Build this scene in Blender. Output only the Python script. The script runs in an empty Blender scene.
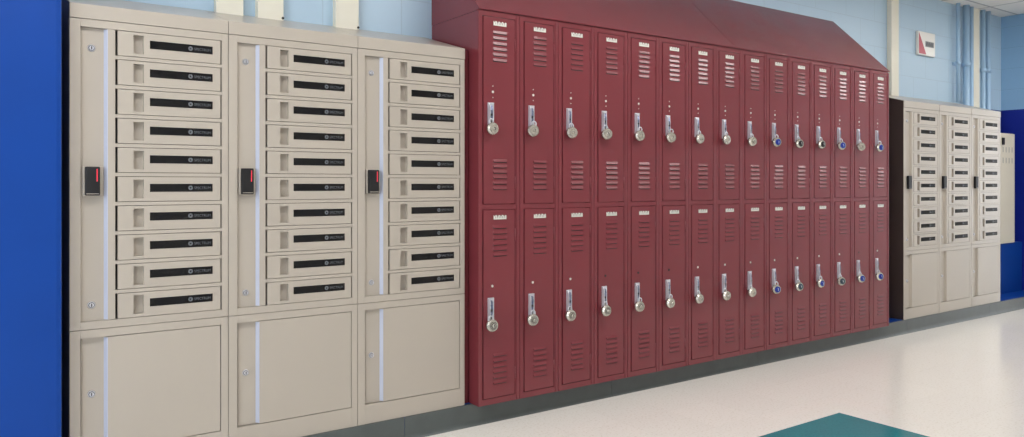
import bpy, bmesh, math, random
from mathutils import Vector, Matrix
random.seed(7)
R = math.radians
S = bpy.context.scene
COL = S.collection

# ------------------------------------------------------------------ camera
cam_d = bpy.data.cameras.new('camera')
cam = bpy.data.objects.new('camera', cam_d); COL.objects.link(cam)
cam_d.sensor_fit = 'HORIZONTAL'; cam_d.sensor_width = 36.0
cam_d.lens = 764.39 / 1024 * 36.0
cam_d.shift_y = -(218.5 - 183.4) / 1024
cam.location = (-1.8846, -2.9751, 1.1294)
cam.rotation_euler = (R(90), 0, -0.6087)
cam_d.clip_start = 0.05
S.camera = cam
S.view_settings.view_transform = 'Standard'
S.view_settings.look = 'None'
S.view_settings.exposure = 0.02
S.view_settings.gamma = 1.0
S.view_settings.use_curve_mapping = False
# ------------------------------------------------------------------ world (sky outside the glazing)
w = bpy.data.worlds.new('sky'); S.world = w; w.use_nodes = True
w.node_tree.nodes['Background'].inputs[0].default_value = (0.75, 0.87, 1.0, 1)
w.node_tree.nodes['Background'].inputs[1].default_value = 1.0
# daylight standing in the glazed wall far left, behind the camera
def area(name, loc, rot, sx, sy, power, col):
    l = bpy.data.lights.new(name, 'AREA'); l.shape = 'RECTANGLE'; l.size = sx; l.size_y = sy
    l.energy = power; l.color = col
    o = bpy.data.objects.new(name, l); COL.objects.link(o); o.location = loc; o.rotation_euler = rot
    return o
WIN_X0, WIN_X1, WIN_Y = -8.2, -3.9, -3.7
area('daylight', ((WIN_X0+WIN_X1)/2, WIN_Y-0.25, 1.25), (R(90), 0, R(0)), WIN_X1-WIN_X0, 2.4, 200, (0.86, 0.93, 1.0))
area('daylight_end', (11.6, -1.35, 1.3), (R(90), 0, R(90)), 1.8, 2.3, 95, (0.93, 0.96, 1.0))
LAMP = 13.0                                  # emission of the ceiling light diffusers

# ------------------------------------------------------------------ materials
def new_mat(name):
    m = bpy.data.materials.new(name); m.use_nodes = True
    return m, m.node_tree, m.node_tree.nodes['Principled BSDF']
def lin(r, g, b):
    f = lambda c: (c/255/12.92) if c/255 <= 0.04045 else ((c/255+0.055)/1.055)**2.4
    return (f(r), f(g), f(b), 1)
def paint(name, rgb, rough=0.4, metal=0.0, var=0.06, bump=0.0, scale=6.0, spec=0.5, bscale=700, coat=0):
    m, t, p = new_mat(name)
    c = lin(*rgb)
    n = t.nodes.new('ShaderNodeTexNoise'); n.inputs['Scale'].default_value = scale; n.inputs['Detail'].default_value = 4
    tc = t.nodes.new('ShaderNodeTexCoord'); t.links.new(tc.outputs['Object'], n.inputs['Vector'])
    r = t.nodes.new('ShaderNodeValToRGB')
    r.color_ramp.elements[0].position = 0.3; r.color_ramp.elements[1].position = 0.7
    r.color_ramp.elements[0].color = tuple(x*(1-var) for x in c[:3])+(1,)
    r.color_ramp.elements[1].color = tuple(min(1, x*(1+var)) for x in c[:3])+(1,)
    t.links.new(n.outputs['Fac'], r.inputs['Fac']); t.links.new(r.outputs['Color'], p.inputs['Base Color'])
    p.inputs['Roughness'].default_value = rough; p.inputs['Metallic'].default_value = metal
    p.inputs['Specular IOR Level'].default_value = spec
    if bump:
        n2 = t.nodes.new('ShaderNodeTexNoise'); n2.inputs['Scale'].default_value = bscale
        t.links.new(tc.outputs['Object'], n2.inputs['Vector'])
        b = t.nodes.new('ShaderNodeBump'); b.inputs['Strength'].default_value = bump; b.inputs['Distance'].default_value = 0.001
        t.links.new(n2.outputs['Fac'], b.inputs['Height']); t.links.new(b.outputs['Normal'], p.inputs['Normal'])
    if coat:
        p.inputs['Coat Weight'].default_value = coat; p.inputs['Coat Roughness'].default_value = 0.12
    return m
RED = paint('maroon_enamel', (120, 51, 58), 0.24, var=0.05, bump=0.15, scale=4)
DARKRED = paint('painted_louver_shade', (46, 16, 20), 0.6)
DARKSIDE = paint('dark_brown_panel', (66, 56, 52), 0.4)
LEVER = paint('blued_steel_lever', (132, 138, 166), 0.25, metal=0.8)
GLEAMSTRIP = paint('painted_daylight_gleam', (190, 196, 214), 0.35, metal=0.15, var=0.01)  # pale colour carries the daylight gleam on the channel's slanted face
TAN = paint('taupe_powder_coat', (178, 169, 157), 0.36, coat=0.35, var=0.02, bump=0.1, scale=3)
BLACK = paint('black_plastic', (14, 13, 16), 0.55)
VOID = paint('painted_cavity_shade', (12, 10, 12), 0.8)
GLOSSB = paint('glossy_black_window', (10, 10, 14), 0.08)
CHROME = paint('chrome', (214, 216, 224), 0.3, metal=0.6, var=0.05)
STEEL = paint('brushed_nickel', (200, 196, 186), 0.26, metal=0.75, var=0.05)
SILVER = paint('pale_aluminium', (222, 222, 214), 0.4, metal=0.3)
WHITE = paint('white_print', (225, 225, 225), 0.5)
DIMP = paint('dim_print', (92, 95, 99), 0.5)
GREYP = paint('grey_print', (120, 122, 124), 0.5)
BLUEDIAL = paint('blue_dial', (22, 52, 150), 0.3)
GREYDIAL = paint('slate_dial', (62, 78, 92), 0.3)
BLKDIAL = paint('dark_dial', (38, 36, 38), 0.3)
SILDIAL = paint('pale_dial', (190, 184, 172), 0.35, metal=0.4)
REDLED, _t, _p = new_mat('red_indicator')
_p.inputs['Base Color'].default_value = lin(215, 50, 70); _p.inputs['Emission Color'].default_value = lin(230, 50, 75); _p.inputs['Emission Strength'].default_value = 0.25
BLUE = paint('royal_blue_paint', (0, 60, 143), 0.45, spec=0.3, var=0.05, bump=0.2, scale=3, bscale=90)
DEEPBLUE = paint('deep_blue_paint', (12, 36, 130), 0.45, var=0.04)
CREAM = paint('cream_paint', (232, 228, 212), 0.45, var=0.02)
PIPEBLUE = paint('blue_conduit_paint', (170, 202, 230), 0.35, var=0.03)
RUBBER = paint('grey_rubber', (82, 88, 87), 0.45, var=0.08, scale=12)
OFFWHITE = paint('off_white_enamel', (214, 208, 190), 0.4, var=0.02)
PLATEWHITE = paint('sign_white', (235, 232, 226), 0.3, var=0.01)
PLATERED = paint('sign_red', (186, 62, 80), 0.35, var=0.03)

def block_wall(name, top_rgb, low_rgb, split, axis):
    m, t, p = new_mat(name)
    tc = t.nodes.new('ShaderNodeTexCoord'); sx = t.nodes.new('ShaderNodeSeparateXYZ')
    t.links.new(tc.outputs['Object'], sx.inputs[0])
    cb = t.nodes.new('ShaderNodeCombineXYZ')
    ox = t.nodes.new('ShaderNodeMath'); ox.operation = 'ADD'; ox.inputs[1].default_value = 10 * 0.4064 - 0.238
    oz = t.nodes.new('ShaderNodeMath'); oz.operation = 'ADD'; oz.inputs[1].default_value = -0.012
    t.links.new(sx.outputs[axis], ox.inputs[0]); t.links.new(sx.outputs['Z'], oz.inputs[0])
    t.links.new(ox.outputs[0], cb.inputs[0]); t.links.new(oz.outputs[0], cb.inputs[1])
    br = t.nodes.new('ShaderNodeTexBrick'); t.links.new(cb.outputs[0], br.inputs['Vector'])
    br.inputs['Scale'].default_value = 1.0; br.inputs['Brick Width'].default_value = 0.4064; br.inputs['Row Height'].default_value = 0.2032
    br.inputs['Mortar Size'].default_value = 0.004; br.inputs['Mortar Smooth'].default_value = 0.4
    br.inputs['Color1'].default_value = (1, 1, 1, 1); br.inputs['Color2'].default_value = (1, 1, 1, 1); br.inputs['Mortar'].default_value = (0.90, 0.90, 0.90, 1)
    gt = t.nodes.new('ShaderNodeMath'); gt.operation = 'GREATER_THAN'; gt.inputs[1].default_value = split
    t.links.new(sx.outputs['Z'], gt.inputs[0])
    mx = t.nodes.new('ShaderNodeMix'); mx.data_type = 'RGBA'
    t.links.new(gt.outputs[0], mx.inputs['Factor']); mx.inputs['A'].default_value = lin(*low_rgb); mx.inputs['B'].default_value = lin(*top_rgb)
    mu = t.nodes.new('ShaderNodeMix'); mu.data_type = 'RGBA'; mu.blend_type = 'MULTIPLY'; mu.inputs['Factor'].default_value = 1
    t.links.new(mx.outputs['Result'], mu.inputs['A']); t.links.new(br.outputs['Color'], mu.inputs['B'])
    t.links.new(mu.outputs['Result'], p.inputs['Base Color'])
    bp = t.nodes.new('ShaderNodeBump'); bp.inputs['Strength'].default_value = 0.35; bp.inputs['Distance'].default_value = 0.003; bp.invert = True
    t.links.new(br.outputs['Fac'], bp.inputs['Height']); t.links.new(bp.outputs['Normal'], p.inputs['Normal'])
    p.inputs['Roughness'].default_value = 0.4
    return m
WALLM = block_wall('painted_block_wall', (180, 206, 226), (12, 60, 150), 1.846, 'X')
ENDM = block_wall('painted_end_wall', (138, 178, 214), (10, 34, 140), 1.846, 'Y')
PLAIN = paint('pale_corridor_wall', (205, 205, 198), 0.6, var=0.02)

def floor_mat(name, base, fleck, amt):
    m, t, p = new_mat(name)
    tc = t.nodes.new('ShaderNodeTexCoord')
    n = t.nodes.new('ShaderNodeTexNoise'); n.inputs['Scale'].default_value = 90; n.inputs['Detail'].default_value = 5
    t.links.new(tc.outputs['Object'], n.inputs['Vector'])
    r = t.nodes.new('ShaderNodeValToRGB'); e = r.color_ramp.elements
    b = lin(*base); f = lin(*fleck)
    e[0].position = 0.36; e[0].color = f
    e[1].position = 0.44; e[1].color = b
    x = r.color_ramp.elements.new(0.62); x.color = b
    y = r.color_ramp.elements.new(0.72); y.color = tuple(min(1, c*amt) for c in b[:3])+(1,)
    t.links.new(n.outputs['Fac'], r.inputs['Fac'])
    br = t.nodes.new('ShaderNodeTexBrick'); br.offset = 0; t.links.new(tc.outputs['Object'], br.inputs['Vector'])
    br.inputs['Scale'].default_value = 1; br.inputs['Brick Width'].default_value = 0.3048; br.inputs['Row Height'].default_value = 0.3048
    br.inputs['Mortar Size'].default_value = 0.0008; br.inputs['Color1'].default_value = (1, 1, 1, 1); br.inputs['Color2'].default_value = (0.975, 0.975, 0.975, 1)
    br.inputs['Mortar'].default_value = (0.88, 0.87, 0.85, 1)
    mu = t.nodes.new('ShaderNodeMix'); mu.data_type = 'RGBA'; mu.blend_type = 'MULTIPLY'; mu.inputs['Factor'].default_value = 1
    t.links.new(r.outputs['Color'], mu.inputs['A']); t.links.new(br.outputs['Color'], mu.inputs['B'])
    t.links.new(mu.outputs['Result'], p.inputs['Base Color'])
    p.inputs['Roughness'].default_value = 0.17; p.inputs['Specular IOR Level'].default_value = 0.45
    return m
FLOORM = floor_mat('cream_vinyl_tile', (236, 232, 225), (224, 218, 207), 1.03)
TEALM = floor_mat('teal_vinyl_tile', (42, 126, 136), (36, 116, 126), 1.1)

CEILM, t, p = new_mat('ceiling_tiles')
tc = t.nodes.new('ShaderNodeTexCoord'); mp = t.nodes.new('ShaderNodeMapping'); mp.inputs['Location'].default_value = (0.30+6.1, 6.1-0.30, 0)
t.links.new(tc.outputs['Object'], mp.inputs['Vector'])
br = t.nodes.new('ShaderNodeTexBrick'); br.offset = 0; t.links.new(mp.outputs[0], br.inputs['Vector'])
br.inputs['Scale'].default_value = 1; br.inputs['Brick Width'].default_value = 0.61; br.inputs['Row Height'].default_value = 0.61
br.inputs['Mortar Size'].default_value = 0.011; br.inputs['Color1'].default_value = lin(238, 236, 232); br.inputs['Color2'].default_value = lin(232, 230, 227)
br.inputs['Mortar'].default_value = lin(178, 178, 180)
t.links.new(br.outputs['Color'], p.inputs['Base Color']); p.inputs['Roughness'].default_value = 0.8
LAMPM, t, p = new_mat('light_diffuser')
p.inputs['Base Color'].default_value = (1, 1, 1, 1); p.inputs['Emission Color'].default_value = (1, 0.98, 0.955, 1); p.inputs['Emission Strength'].default_value = LAMP
GLASS, t, p = new_mat('window_glass')
p.inputs['Transmission Weight'].default_value = 1; p.inputs['Roughness'].default_value = 0; p.inputs['IOR'].default_value = 1.02

# ------------------------------------------------------------------ mesh helpers
def box(bm, x0, x1, y0, y1, z0, z1, mi=0, bev=0.0):
    vs = [bm.verts.new((x, y, z)) for z in (z0, z1) for y in (y0, y1) for x in (x0, x1)]
    fs = []
    for f in ((0,2,3,1), (4,5,7,6), (0,1,5,4), (2,6,7,3), (0,4,6,2), (1,3,7,5)):
        fc = bm.faces.new([vs[i] for i in f]); fc.material_index = mi; fs.append(fc)
    if bev:
        es = list({e for f in fs for e in f.edges})
        r = bmesh.ops.bevel(bm, geom=es, offset=bev, segments=2, affect='EDGES', profile=0.6)
        for f in r['faces']: f.material_index = mi
def prism(bm, prof, x0, x1, mi=0, axis='x'):
    """profile (a,b) points extruded along one axis: x -> (y,z), y -> (x,z), z -> (x,y)"""
    def P(a, b, c):
        return {'x': (c, a, b), 'y': (a, c, b), 'z': (a, b, c)}[axis]
    A = [bm.verts.new(P(a, b, x0)) for a, b in prof]; B = [bm.verts.new(P(a, b, x1)) for a, b in prof]
    n = len(prof); fs = [bm.faces.new(A), bm.faces.new(B[::-1])]
    for i in range(n): fs.append(bm.faces.new([A[i], B[i], B[(i+1) % n], A[(i+1) % n]]))
    for f in fs: f.material_index = mi
    bmesh.ops.recalc_face_normals(bm, faces=fs)
def disc(bm, c, r, y0, y1, seg=24, mi=0, axis='y', r2=None, smooth=False):
    """short cylinder / cone along an axis"""
    r2 = r if r2 is None else r2
    def P(a, b, t):
        return {'y': (c[0]+a, t, c[1]+b), 'z': (c[0]+a, c[1]+b, t), 'x': (t, c[0]+a, c[1]+b)}[axis]
    A = [bm.verts.new(P(r*math.cos(2*math.pi*i/seg), r*math.sin(2*math.pi*i/seg), y0)) for i in range(seg)]
    B = [bm.verts.new(P(r2*math.cos(2*math.pi*i/seg), r2*math.sin(2*math.pi*i/seg), y1)) for i in range(seg)]
    fs = [bm.faces.new(A), bm.faces.new(B[::-1])]
    sd = [bm.faces.new([A[i], B[i], B[(i+1) % seg], A[(i+1) % seg]]) for i in range(seg)]
    for f in fs+sd: f.material_index = mi
    for f in sd: f.smooth = smooth
    bmesh.ops.recalc_face_normals(bm, faces=fs+sd)
def tube(bm, pts, r, seg=10, mi=0):
    rings = []
    pts = [Vector(q) for q in pts]
    for i, q in enumerate(pts):
        d = (pts[min(i+1, len(pts)-1)] - pts[max(i-1, 0)]).normalized()
        u = d.orthogonal().normalized() if i == 0 else (u - d*u.dot(d)).normalized()
        v = d.cross(u)
        rings.append([bm.verts.new(q + (u*math.cos(2*math.pi*k/seg) + v*math.sin(2*math.pi*k/seg))*r) for k in range(seg)])
    fs = [bm.faces.new(rings[0]), bm.faces.new(rings[-1][::-1])]
    for a, b in zip(rings, rings[1:]):
        for k in range(seg):
            f = bm.faces.new([a[k], a[(k+1) % seg], b[(k+1) % seg], b[k]]); f.smooth = True; fs.append(f)
    for f in fs: f.material_index = mi
    bmesh.ops.recalc_face_normals(bm, faces=fs)
def obj(name, bm, mats, parent=None, loc=(0, 0, 0), rot=None):
    me = bpy.data.meshes.new(name)
    bm.to_mesh(me); bm.free()
    for m in (mats if isinstance(mats, (list, tuple)) else [mats]): me.materials.append(m)
    o = bpy.data.objects.new(name, me); COL.objects.link(o); o.location = loc
    if rot: o.rotation_euler = rot
    if parent: o.parent = parent
    return o
def NB(): return bmesh.new()
def empty(name, loc): 
    o = bpy.data.objects.new(name, None); COL.objects.link(o); o.location = loc; o.empty_display_size = 0.1
    return o
def tag(o, label, cat, group=None):
    o['label'] = label; o['category'] = cat
    if group: o['group'] = group
    return o
def struct(name, bm, m):
    o = obj(name, bm, m); o['kind'] = 'structure'; return o
def kids(o): return [c for c in bpy.data.objects if c.parent == o]
def copy_tree(o, parent=None):
    c = o.copy(); COL.objects.link(c)
    if parent: c.parent = parent
    for ch in KIDS.get(o.name, []): copy_tree(ch, c)
    return c
KIDS = {}
def index():
    KIDS.clear()
    for c in bpy.data.objects:
        if c.parent: KIDS.setdefault(c.parent.name, []).append(c)

# ------------------------------------------------------------------ the setting
WY = 0.4456; CZ = 2.765; XE = 6.366; XW = -9.0; YO = -3.7; XF = 11.5; YE = -.12
bm = NB(); box(bm, XW, XE+.15, WY, WY+0.2, 0, CZ); struct('wall_back', bm, WALLM)
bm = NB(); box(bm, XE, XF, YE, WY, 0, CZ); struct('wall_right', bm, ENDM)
bm = NB()
for a in ((YO, -2.3, 0, CZ), (-.4, YE, 0, CZ), (-2.3, -.4, 2.5, CZ)): box(bm, XF, XF+.15, *a)
struct('wall_end', bm, PLAIN)
bm = NB()
for y in (-2.27, -1.35, -.43): box(bm, XF+.02, XF+.08, y-.03, y+.03, 0, 2.5)
for z in (.03, 2.1, 2.47): box(bm, XF+.02, XF+.08, -2.3, -.4, z-.03, z+.03)
struct('window_2', bm, SILVER)
bm = NB(); box(bm, XW-0.15, XW, YO, WY, 0, CZ); struct('wall_left', bm, PLAIN)
bm = NB(); box(bm, WIN_X1, XF, YO-0.15, YO, 0, CZ); box(bm, XW, WIN_X0, YO-0.15, YO, 0, CZ); box(bm, WIN_X0, WIN_X1, YO-0.15, YO, 2.5, CZ); struct('wall_front', bm, PLAIN)
bm = NB(); box(bm, XW, XF, YO, WY+.2, CZ, CZ+0.1); struct('ceiling', bm, CEILM)
# floor with teal accent squares set into the cream tile
bm = NB()
TX, TY, TS = 1.592, -0.8075, 0.9144
xs = [XW, TX-TS, TX, XF]; ys = [YO-.3, TY-TS, TY, WY]
for i in range(3):
    for j in range(3):
        q = [(xs[i], ys[j]), (xs[i+1], ys[j]), (xs[i+1], ys[j+1]), (xs[i], ys[j+1])]
        f = bm.faces.new([bm.verts.new((a, b, 0)) for a, b in q]); f.material_index = 1 if (i == 1 and j == 1) else 0
bmesh.ops.remove_doubles(bm, verts=bm.verts, dist=1e-5)
r = bmesh.ops.extrude_face_region(bm, geom=list(bm.faces))
bmesh.ops.translate(bm, verts=[v for v in r['geom'] if isinstance(v, bmesh.types.BMVert)], vec=(0, 0, -0.05))
bmesh.ops.recalc_face_normals(bm, faces=bm.faces)
struct('floor', bm, [FLOORM, TEALM])
# glazing in the far left of the opposite wall
bm = NB(); n = 4
for i in range(n+1):
    x = WIN_X0 + (WIN_X1-WIN_X0)*i/n; x = min(max(x, WIN_X0+.03), WIN_X1-.03)
    box(bm, x-.03, x+.03, YO-.1, YO-.02, 0, 2.5)
for z in (0.03, 2.47): box(bm, WIN_X0, WIN_X1, YO-.1, YO-.02, z-.03, z+.03)
struct('window_1', bm, SILVER)
# plinth the furniture stands on: blue painted top, grey rubber base in front
PY = 0.052
bm = NB(); box(bm, -3.2, XE, PY+.003, WY, 0, 0.1); struct('trim_1', bm, BLUE)
bm = NB()
edges = [-3.2, -0.35, 0.87, 2.09, 3.86, 5.2, XE]
for a, b in zip(edges, edges[1:]):
    prism(bm, [(PY+.003, 0), (PY+.003, .0998), (PY+.0125, .0998), (PY+.0125, .1004), (PY, .1004), (PY-.0005, .02), (PY-.004, .008), (PY-.012, .001), (PY-.012, 0)], a+.0012, b-.0012)
struct('baseboard_back', bm, RUBBER)
# blue pier at the left
bm = NB(); box(bm, -3.2, -1.656, -0.002, WY, 0.1, CZ, bev=0.016); struct('wall_pier', bm, BLUE)
# cream trunking on the wall
for i, x0 in enumerate((-1.06, -0.885, -0.526, 4.287, 5.715)):
    bm = NB(); box(bm, x0, x0+.115, WY-.04, WY, 0.1, CZ, bev=0.003)
    if i in (1, 2): disc(bm, (x0+.111, 1.866), .0055, WY-.044, WY-.04, 10, 1)
    struct('trim_%d' % (i+2), bm, [CREAM, BLACK])
# conduits beside the corner
def conduit(x, y, r, clamps, label, zb=0.0):
    t = empty('conduit', (x, y, 0.1)); tag(t, label, 'pipe', 'blue painted conduits in the corner')
    bm = NB(); disc(bm, (0, 0), r, zb, CZ-.1, 24, axis='z', smooth=True); obj('pipe', bm, PIPEBLUE, t)
    for z in clamps:
        bm = NB(); disc(bm, (0, 0), r+.006, z-.02, z+.02, 24, axis='z', smooth=True)
        box(bm, -r-.010, r+.010, WY-y-.008, WY-y-.001, z-.016, z+.016, bev=.002)
        for s in (-1, 1): disc(bm, (s*(r+.004), z), .004, WY-y-.014, WY-y-.006, 8)
        obj('clamp', bm, PIPEBLUE, t)
conduit(5.408, .403, .0175, (2.12,), 'thin pale blue pipe nearest the red and white wall sign', 1.768)
conduit(5.553, .398, .028, (2.12,), 'thick pale blue pipe just right of the thin leftmost pipe')
conduit(5.664, .405, .019, (), 'pale blue pipe touching left side of cream strip by the corner')
conduit(5.890, .402, .0205, (2.10,), 'pale blue pipe touching right side of cream strip by the corner')
conduit(5.993, .402, .0215, (2.10,), 'pale blue pipe closest to the far wall corner')
# wall sign
s = empty('wall_sign', (4.745, WY, 2.240)); tag(s, 'white wall plate with red triangle and grey lettering above the far tan cabinets', 'sign')
bm = NB()
box(bm, 0, .285, -.026, 0, 0, .205, bev=.006); obj('plate', bm, PLATEWHITE, s)
bm = NB(); prism(bm, [(.007, .010), (.007, .194), (.128, .010)], -.0270, -.0255, axis='y'); obj('red_triangle', bm, PLATERED, s)
bm = NB(); box(bm, .115, .258, -.0268, -.0255, .078, .126)
for k in range(7):
    box(bm, .121+k*.0190, .132+k*.0190, -.0273, -.0266, .086, .119 if k % 2 else .112, 1)
obj('lettering', bm, [GREYP, BLKDIAL], s)
# ceiling lights along the corridor
def light(x, y, lab):
    t = empty('ceiling_light', (x, y, CZ)); tag(t, lab, 'ceiling light', 'ceiling troffers')
    bm = NB()
    for a in (-1, 1):
        box(bm, min(a*.595, a*.61), max(a*.595, a*.61), -.305, .305, -.012, -.001); box(bm, -.595, .595, min(a*.29, a*.305), max(a*.29, a*.305), -.012, -.001)
    obj('frame', bm, SILVER, t)
    bm = NB(); box(bm, -.594, .594, -.289, .289, -.008, -.002); obj('diffuser', bm, LAMPM, t)
for x in (-4.17, -1.73, .71, 3.15, 5.59, 8.03):
    light(x, -1.25, 'rectangular ceiling light over the corridor')

# ------------------------------------------------------------------ red lockers
LW = 0.2341; LH = 1.829; PZ = 0.1
def louvers(bm, zs, d=.0030, x0=.080, x1=.160):
    for z in zs:
        box(bm, x0+.002, x1-.002, -.0013, 0, z-.0026, z, 1)  # dark strip painted as the shade below each louver
        h = .0155; e = .0035
        # hooded slot: the sheet swells outward, its closed underside coloured dark as shade
        A = [(x0, 0, z+h), (x1, 0, z+h), (x0+e, -d, z+.002), (x1-e, -d, z+.002), (x0, 0, z), (x1, 0, z)]
        v = [bm.verts.new((a, b-.0008, c)) for a, b, c in A]
        for f, mi in (((0, 1, 3, 2), 0), ((2, 3, 5, 4), 1), ((0, 2, 4), 0), ((1, 5, 3), 0)):
            fc = bm.faces.new([v[i] for i in f]); fc.material_index = mi
def locker_door(parent, z0, z1, zt, zb, plate, dots, hz, upper):
    bm = NB(); box(bm, .0284, .2045, -.001, .015, z0, z1, 0, bev=.0022)
    louvers(bm, [zt-.0258*k for k in range(6)]); louvers(bm, [zb-.0256*k for k in range(6)], .0050)
    d = obj('door', bm, [RED, DARKRED], parent)
    # number plate with worn cut-out edge
    bm = NB()
    prism(bm, [(.083, -.011), (.155, -.011), (.155, .006), (.149, .009), (.144, .001), (.137, .008), (.131, .010), (.126, .001), (.119, .007), (.113, .010), (.108, .001), (.101, .008), (.095, .010), (.090, .003), (.083, .009)], -.0032, -.0008, axis='y')
    bmesh.ops.translate(bm, verts=bm.verts, vec=(0, 0, plate))
    for k in range(6): box(bm, .093+k*.0095, .0955+k*.0095, -.0036, -.003, plate-.006, plate+.003+.003*(k % 2), 1)
    obj('name_plate', bm, [SILVER, GREYP], d)
    bm = NB()
    for x, z, rr in dots: disc(bm, (x, z), rr, -.003, -.0009, 10, r2=rr)
    obj('rivet', bm, SILVER, d)
    # chrome lift handle with padlock eye
    bm = NB()
    x = .050
    box(bm, x, x+.034, -.005, -.0005, hz, hz+.112, 0, bev=.0015)
    prism(bm, [(-.004, hz+.108), (-.010, hz+.110), (-.018, hz+.095), (-.018, hz+.004), (-.004, hz)], x+.001, x+.006, axis='x')
    prism(bm, [(-.004, hz+.100), (-.010, hz+.098), (-.015, hz+.078), (-.013, hz+.040), (-.010, hz+.034), (-.004, hz+.03)], x+.006, x+.022, 2, axis='x')
    box(bm, x+.009, x+.019, -.0152, -.012, hz+.050, hz+.060, 1); box(bm, x+.009, x+.018, -.0118, -.0085, hz+.012, hz+.028, 1)
    box(bm, x+.022, x+.027, -.012, -.004, hz+.02, hz+.078, 0, bev=.001)
    box(bm, x+.009, x+.021, -.0056, -.004, hz+.030, hz+.046, 1); tube(bm, [(x+.016, -.004, hz+.014), (x+.016, -.018, hz+.012), (x+.016, -.024, hz+.006), (x+.016, -.018, hz+.000), (x+.016, -.004, hz-.001)], .0025, 8)
    obj('handle', bm, [CHROME, BLKDIAL, LEVER], d)
    for hz2 in (z0+.10, z1-.12):
        bm = NB(); disc(bm, (.2058, -.001), .0028, hz2-.03, hz2+.03, 10, axis='z', smooth=True); obj('hinge', bm, RED, d)
    return d
LX = lambda i: i*LW
L0 = empty('locker', (0, 0, PZ))
bm = NB()
a, b = .0013, LW-.0013
box(bm, a, b, .060, WY-.003, 0.001, LH-.001)
for q in ((a, .012), (.222, b)): box(bm, q[0], q[1], .016, .060, 0.001, LH-.001)
for q in ((.001, .012), (LH-.012, LH-.001)): box(bm, .012, .222, .016, .060, *q)
box(bm, a, .0225, 0, .017, 0, LH, bev=.001); box(bm, .2085, b, 0, .017, 0, LH, bev=.001)
for z0, z1 in ((0, .027), (.9085, .931), (1.8075, LH)): box(bm, .0225, .2085, .0003, .017, z0, z1)
box(bm, .2145, .2175, -.0025, .001, 0.003, LH-.003, bev=.001)
obj('body', bm, RED, L0)
UP = dict(z0=.9335, z1=1.805, zt=1.728, zb=1.128, plate=1.778, dots=[(.079, 1.483, .0022), (.079, 1.456, .0058), (.079, 1.430, .0022)], hz=1.293, upper=True)
LO = dict(z0=.0295, z1=.906, zt=.818, zb=.221, plate=.872, dots=[(.076, .551, .0062)], hz=.386, upper=False)
locker_door(L0, **UP); locker_door(L0, **LO)
index()
ORD = ['first', 'second', 'third', 'fourth', 'fifth', 'sixth', 'seventh', 'eighth', 'ninth', 'tenth', 'eleventh', 'twelfth', 'thirteenth', 'fourteenth', 'fifteenth']
def where(i):
    return ('leftmost red locker column beside the tan cabinets' if i == 0 else
            'rightmost red locker column at the far end' if i == 14 else
            '%s red locker column counting from the left end' % ORD[i])
for i in range(15):
    o = L0 if i == 0 else copy_tree(L0)
    o.location = (LX(i), 0, PZ)
    if i in (3, 4, 5, 13):                     # this lower door's rivet disc is coloured black as the dark of an open hole
        dd = [q for q in bpy.data.objects if q.parent == o and q.name.startswith('door')][-1]
        for q in bpy.data.objects:
            if q.parent == dd and q.name.startswith('rivet'): q.data = q.data.copy(); q.data.materials[0] = VOID
    tag(o, where(i)[0].lower() + where(i)[1:] + ', two doors one above the other', 'locker', 'maroon two-tier lockers in the long row')
# sloping top sheets
def roof(x0, x1, label):
    bm = NB(); z = PZ+LH+.0005
    prism(bm, [(.008, z), (.008, z+.005), (-.006, z+.005), (-.006, z+.010), (WY-.004, z+.448), (WY-.002, z+.448), (WY-.002, z)], x0, x1)
    o = obj('sloping_locker_top', bm, RED); tag(o, label, 'locker top', 'sloping sheet tops over the red lockers')
roof(.0005, 1.8055, 'maroon sloping sheet top over the left half of the red lockers, nearest the tan cabinets')
roof(1.8075, 3.325, 'maroon sloping sheet top over the right half of the red lockers')
roof(3.3265, 3.5115, 'narrow maroon end piece of the sloping top at the far end')
bm = NB(); box(bm, -.034, -.002, .085, .105, PZ, 1.752, bev=.002)
tag(obj('filler_strip', bm, RED), 'narrow red upright filler strip between tan cabinet and red lockers', 'filler strip')

# padlocks
def padlock(kind):
    t = empty('padlock', (0, 0, 0))
    bm = NB(); disc(bm, (0, 0), .0285, -.007, .008, 28, smooth=True)
    disc(bm, (0, 0), .0245, -.0125, -.007, 28, r2=.0285)
    body = obj('lock_body', bm, STEEL, t)
    bm = NB(); pts = [(-.011, 0, .016)] + [(-.011*math.cos(math.pi*k/10), 0, .034+.011*math.sin(math.pi*k/10)) for k in range(11)] + [(.011, 0, .016)]
    tube(bm, pts, .0031, 8); obj('shackle', bm, CHROME, t)
    dm = {'blue': BLUEDIAL, 'grey': GREYDIAL, 'dark': BLKDIAL, 'silver': SILDIAL, 'ring': STEEL}[kind]
    bm = NB()
    disc(bm, (0, 0), .0185, -.0145, -.012, 28, 0)
    if kind == 'silver':
        for k in range(20):
            an = 2*math.pi*k/20; c, s_ = math.cos(an), math.sin(an)
            v = [bm.verts.new((c*r1 - s_*w_, -.0148, s_*r1 + c*w_)) for r1, w_ in ((.0135, -.0006), (.0175, -.0006), (.0175, .0006), (.0135, .0006))]
            f = bm.faces.new(v); f.material_index = 1
    if kind == 'ring':
        for k in range(28):
            a0, a1 = 2*math.pi*k/28, 2*math.pi*(k+1)/28
            for r0, r1 in ((.0105, .0130), (.0160, .0178)):
                v = [bm.verts.new((r*math.cos(q), -.0148, r*math.sin(q))) for r, q in ((r0, a0), (r1, a0), (r1, a1), (r0, a1))]
                f = bm.faces.new(v); f.material_index = 1
    dl = obj('dial', bm, [dm, BLKDIAL], t)
    bm = NB(); disc(bm, (0, 0), .0075, -.0205, -.0140, 16, r2=.0095, smooth=True); box(bm, -.0012, .0012, -.0212, -.020, -.007, .007, 1)
    obj('knob', bm, [dm if kind not in ('silver', 'ring') else STEEL, WHITE if kind not in ('silver', 'ring') else BLKDIAL], dl)
    return t
protos = {}
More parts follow.
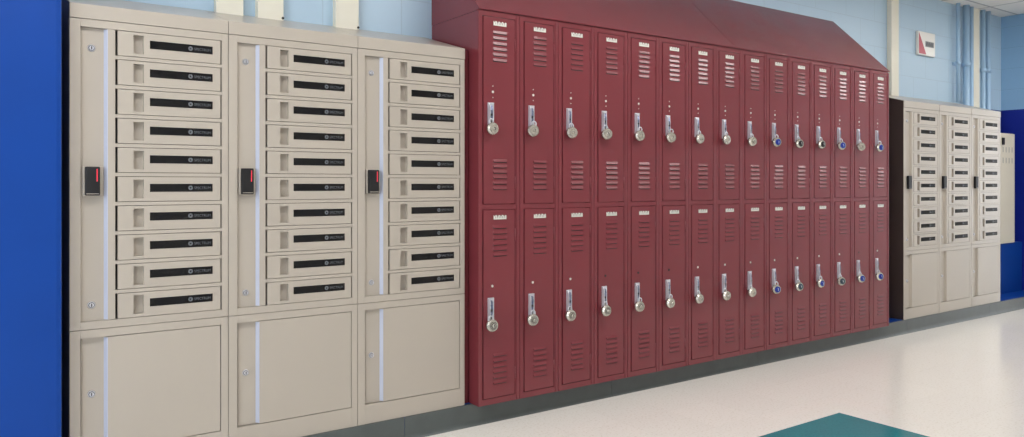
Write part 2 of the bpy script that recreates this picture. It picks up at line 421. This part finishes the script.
up_kinds = ['silver']*9 + ['blue', 'dark', 'dark', 'blue', 'silver', 'blue']
lo_kinds = ['silver']*9 + ['blue', 'grey', 'blue', 'grey', 'blue', 'blue']
lo_kinds[0] = lo_kinds[1] = lo_kinds[2] = lo_kinds[3] = lo_kinds[4] = 'ring'
DIALW = {'ring': 'ringed silver', 'silver': 'plain silver', 'dark': 'dark dial', 'blue': 'blue dial', 'grey': 'grey-blue dial'}
for i in range(15):
    for upr, kinds in ((True, up_kinds), (False, lo_kinds)):
        k = kinds[i]
        if k in protos: o = copy_tree(protos[k])
        else:
            o = padlock(k); protos[k] = o; index()
        z = PZ + (1.281+.003 if upr else .374+.001)
        o.location = (LX(i) + ((.062 if upr else .059) - (.008 if i > 11 else 0)) + random.uniform(-.003, .003), -.0275 - (.005 if i > 11 else 0), z + random.uniform(-.002, .002))
        o.rotation_euler = (R(random.uniform(-4, 0)), R(random.uniform(-14, 14)) + (R(-12) if i > 5 else 0), R(random.uniform(-12, 12)) - (R(10) if i > 8 else 0))
        tag(o, '%s combination padlock on the %s door of the %s red locker from the left' % (DIALW[k], 'upper' if upr else 'lower', ORD[i]), 'padlock', 'padlocks on the red lockers')

# ------------------------------------------------------------------ tan charging cabinets
CW = 0.5313; CYF = 0.060
def text_mesh(body, size):
    cu = bpy.data.curves.new('lettering', 'FONT'); cu.body = body; cu.size = size; cu.extrude = 0.0001
    o = bpy.data.objects.new('lettering', cu); COL.objects.link(o)
    bpy.context.view_layer.update()
    me = bpy.data.meshes.new_from_object(o.evaluated_get(bpy.context.evaluated_depsgraph_get()))
    bpy.data.objects.remove(o); bpy.data.curves.remove(cu)
    return me
TXT = text_mesh('SPECTRUM', .0145)
T0 = empty('charging_cabinet', (0, CYF, PZ))
H0 = .518; H1 = 1.604; H2 = 1.654         # joint between cases, underside of cap, top of cap (above the plinth)
a, b = .001, CW-.001
D = WY-CYF-.003
# lower case
bm = NB()
box(bm, a, b, .022, D, 0.001, H0-.001)
box(bm, a, .034, 0, .022, 0, H0-.001, bev=.0012); box(bm, .504, b, 0, .022, 0, H0-.001, bev=.0012)
box(bm, .034, .504, 0, .022, 0.001, .082); box(bm, .034, .504, 0, .022, .489, H0-.001)
lc = obj('lower_case', bm, TAN, T0)
bm = NB(); z0, z1 = .085, .4865
# sheet door with a sunk channel at the left
prism(bm, [(.036, .002), (.040, .014), (.108, .014), (.119, .000), (.501, .000), (.501, .018), (.036, .018)], z0, z1, axis='z')
gleam_strip = lambda par, q0, q1: obj('gleam_strip', strip_bm(q0, q1), GLEAMSTRIP, par)
dr = obj('door', bm, TAN, T0)
def strip_bm(q0, q1):
    bm = NB(); prism(bm, [(.1076, .0125), (.1072, .0138), (.1188, .0003), (.1182, -.0008), (.1168, -.0004)], q0, q1, axis='z'); return bm  # thin sliver laid over the slant as a painted gleam
def cyl_lock(parent, x, z, y):
    bm = NB(); disc(bm, (x, z), .0110, y-.003, y, 20, r2=.0125, smooth=True); disc(bm, (x, z), .0098, y-.0034, y-.0028, 20, 1); disc(bm, (x, z), .0078, y-.007, y-.003, 20, smooth=True)
    box(bm, x-.0016, x+.0016, y-.0074, y-.0065, z-.0055, z+.0055, 1)
    return obj('lock', bm, [CHROME, BLKDIAL], parent)
cyl_lock(dr, .069, .289, .014); gleam_strip(dr, z0+.002, z1-.002)
# upper case
bm = NB()
box(bm, a, b, .030, D, H0+.001, H1)
box(bm, a, .034, 0, .030, H0+.001, H1-.001, bev=.0012); box(bm, .507, b, 0, .030, H0+.001, H1-.001, bev=.0012)
box(bm, .125, .142, 0, .030, H0+.03, H1-.029)
box(bm, .034, .507, 0, .030, H0+.001, .546); box(bm, .034, .507, 0, .030, 1.576, H1-.001)
N = 10; pit = (1.576-.546+.0125)/N
for k in range(1, N):
    z = .546 + k*pit - .0125
    box(bm, .142, .507, 0.0005, .030, z, z+.0125)
obj('upper_case', bm, TAN, T0)
bm = NB(); prism(bm, [(.034, .014), (.108, .014), (.119, .000), (.125, .000), (.125, .029), (.034, .029)], .5465, 1.5755, axis='z')
ch = obj('lock_channel', bm, TAN, T0)
gleam_strip(ch, .5485, 1.5735); cyl_lock(ch, .069, 1.505, .014); cyl_lock(ch, .069, .602, .014)
bm = NB(); box(bm, .040, .1045, .004, .014, .985, 1.090, 0, bev=.003); box(bm, .047, .093, -.016, .004, .987, 1.088, 1, bev=.004)
box(bm, .0815, .0850, -.0168, -.0155, 1.036, 1.080, 2); box(bm, .050, .089, -.0166, -.0155, .992, .994, 0)
kp = obj('keypad', bm, [TAN, BLACK, REDLED], ch)
KEYFAR = kp.data.copy(); KEYFAR.materials[2] = BLACK
bm = NB(); box(bm, .1422, .5068, .0270, .0295, .5465, 1.5755); obj('gap_shade_panel', bm, VOID, T0)  # near-black sheet painted as the shade in gaps around the small doors
# compartment door
def compartment():
    bm = NB(); h = pit-.0125-.004; W_ = .352
    x0, x1, zz0, zz1 = .051, .085, .011, h-.010
    lx0, lx1, lz0, lz1 = .105, .324, .033, .063
    # front sheet with the finger pull and window cut in (built as strips)
    for (p0, p1, q0, q1) in ((0, x0, 0, h), (x0, x1, 0, zz0), (x0, x1, zz1, h), (x1, lx0, 0, h), (lx0, lx1, 0, lz0), (lx0, lx1, lz1, h), (lx1, W_, 0, h)):
        v = [bm.verts.new((x, 0, z)) for x, z in ((p0, q0), (p1, q0), (p1, q1), (p0, q1))]; bm.faces.new(v)
    def pit_(p0, p1, q0, q1, d):
        A = [(p0, q0), (p1, q0), (p1, q1), (p0, q1)]
        F = [bm.verts.new((x, 0, z)) for x, z in A]; B = [bm.verts.new((x, d, z)) for x, z in A]
        bm.faces.new(B)
        for k in range(4): bm.faces.new([F[k], B[k], B[(k+1) % 4], F[(k+1) % 4]])
    pit_(x0, x1, zz0, zz1, .020); pit_(lx0, lx1, lz0, lz1, .003)
    A = [(0, 0), (W_, 0), (W_, h), (0, h)]
    F = [bm.verts.new((x, 0, z)) for x, z in A]; B = [bm.verts.new((x, .024, z)) for x, z in A]
    bm.faces.new(B[::-1])
    for k in range(4): bm.faces.new([F[(k+1) % 4], B[(k+1) % 4], B[k], F[k]])
    bmesh.ops.remove_doubles(bm, verts=bm.verts, dist=1e-6)
    bmesh.ops.recalc_face_normals(bm, faces=bm.faces)
    o = obj('compartment_door', bm, TAN, T0)
    bm = NB(); box(bm, lx0+.0005, lx1-.0005, .0005, .003, lz0+.0005, lz1-.0005, 0)
    # emblem and lettering
    cx_, cz_ = lx0+.637*(lx1-lx0), (lz0+lz1)/2
    disc(bm, (cx_, cz_), .0085, .0002, .0006, 20, 1); disc(bm, (cx_, cz_), .0028, .0001, .0004, 14, 2)
    tm = bmesh.new(); tm.from_mesh(TXT)
    xs_ = [v.co.x for v in tm.verts]; sc = (.058)/(max(xs_)-min(xs_))
    base = {v: bm.verts.new((cx_+.0135+(v.co.x-min(xs_))*sc, .0004, cz_-.005+v.co.y*sc*1.15)) for v in tm.verts}
    for f in tm.faces:
        if abs(f.normal.z) < .5 or f.normal.z < 0: continue
        try: g = bm.faces.new([base[v] for v in f.verts]); g.material_index = 1
        except ValueError: pass
    tm.free()
    for v in [v for v in bm.verts if not v.link_faces]: bm.verts.remove(v)
    obj('label_window', bm, [GLOSSB, DIMP, GLOSSB], o)
    return o
cd = compartment(); index()
for k in range(N):
    o = cd if k == 0 else copy_tree(cd, T0)
    o.location = (.150, 0.0005, .546 + k*pit + .002)
# sloping cap
bm = NB()
prism(bm, [(-.003, H1+.0005), (-.003, H2), (D, H2+.112), (D, H1+.0005)], a, b)
obj('sloping_cap', bm, TAN, T0)
index()
spots = [(-1.630, 'tall tan cabinet of ten small doors, leftmost in the photo beside the blue pier'),
         (-1.630+CW, 'tall tan cabinet of ten small doors, middle one of the three near ones'),
         (-1.630+2*CW, 'tall tan cabinet of ten small doors, touching the red lockers on their left'),
         (3.825, 'distant tan cabinet nearest the right end of the red lockers'),
         (4.360, 'distant tan cabinet in the middle of the far group of three'),
         (4.895, 'distant tan cabinet beside the off-white vented box, last of the far three')]
for i, (x, lab) in enumerate(spots):
    o = T0 if i == 0 else copy_tree(T0)
    o.location = (x, CYF, PZ)
    if i >= 3:
        for c in [q for q in bpy.data.objects if q.parent and (q.parent == o or q.parent.parent == o)]:
            if c.name.startswith('gleam_strip'): bpy.data.objects.remove(c)  # painted gleam left off the far cabinets
            elif c.name.startswith('keypad'): c.data = KEYFAR
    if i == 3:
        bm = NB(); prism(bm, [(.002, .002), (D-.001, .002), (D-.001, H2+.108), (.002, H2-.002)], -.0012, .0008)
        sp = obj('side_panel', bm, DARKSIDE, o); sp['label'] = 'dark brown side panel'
    tag(o, lab, 'cabinet', 'near tan charging cabinets' if i < 3 else 'far tan charging cabinets')

# ------------------------------------------------------------------ blue bench box and off-white vented cabinet in the far corner
bm = NB(); box(bm, 5.435, XE-.002, .26, .325, PZ, .568, bev=.003)
tag(obj('low_box', bm, BLUE), 'low royal blue box under the off-white vented cabinet in the far corner', 'box')
v = empty('vented_cabinet', (5.50, .24, .5685)); tag(v, 'off-white metal cabinet with small vent slots on the blue box in the far corner', 'cabinet')
bm = NB(); W_ = .66; box(bm, 0, W_, .012, .085, 0, 1.03, bev=.003); obj('body', bm, OFFWHITE, v)
bm = NB(); box(bm, .004, W_-.004, 0, .0115, .004, 1.026, bev=.002)
for r_ in range(2):
    for k in range(8):
        x = W_-.06-k*.062
        box(bm, x-.005, x+.005, -.0006, .001, .75+r_*.10, .80+r_*.10, 1)
d = obj('door', bm, [OFFWHITE, GREYP], v)
bm = NB(); box(bm, .385, .425, -.012, 0, .92, .985, bev=.003); obj('latch', bm, BLACK, d)
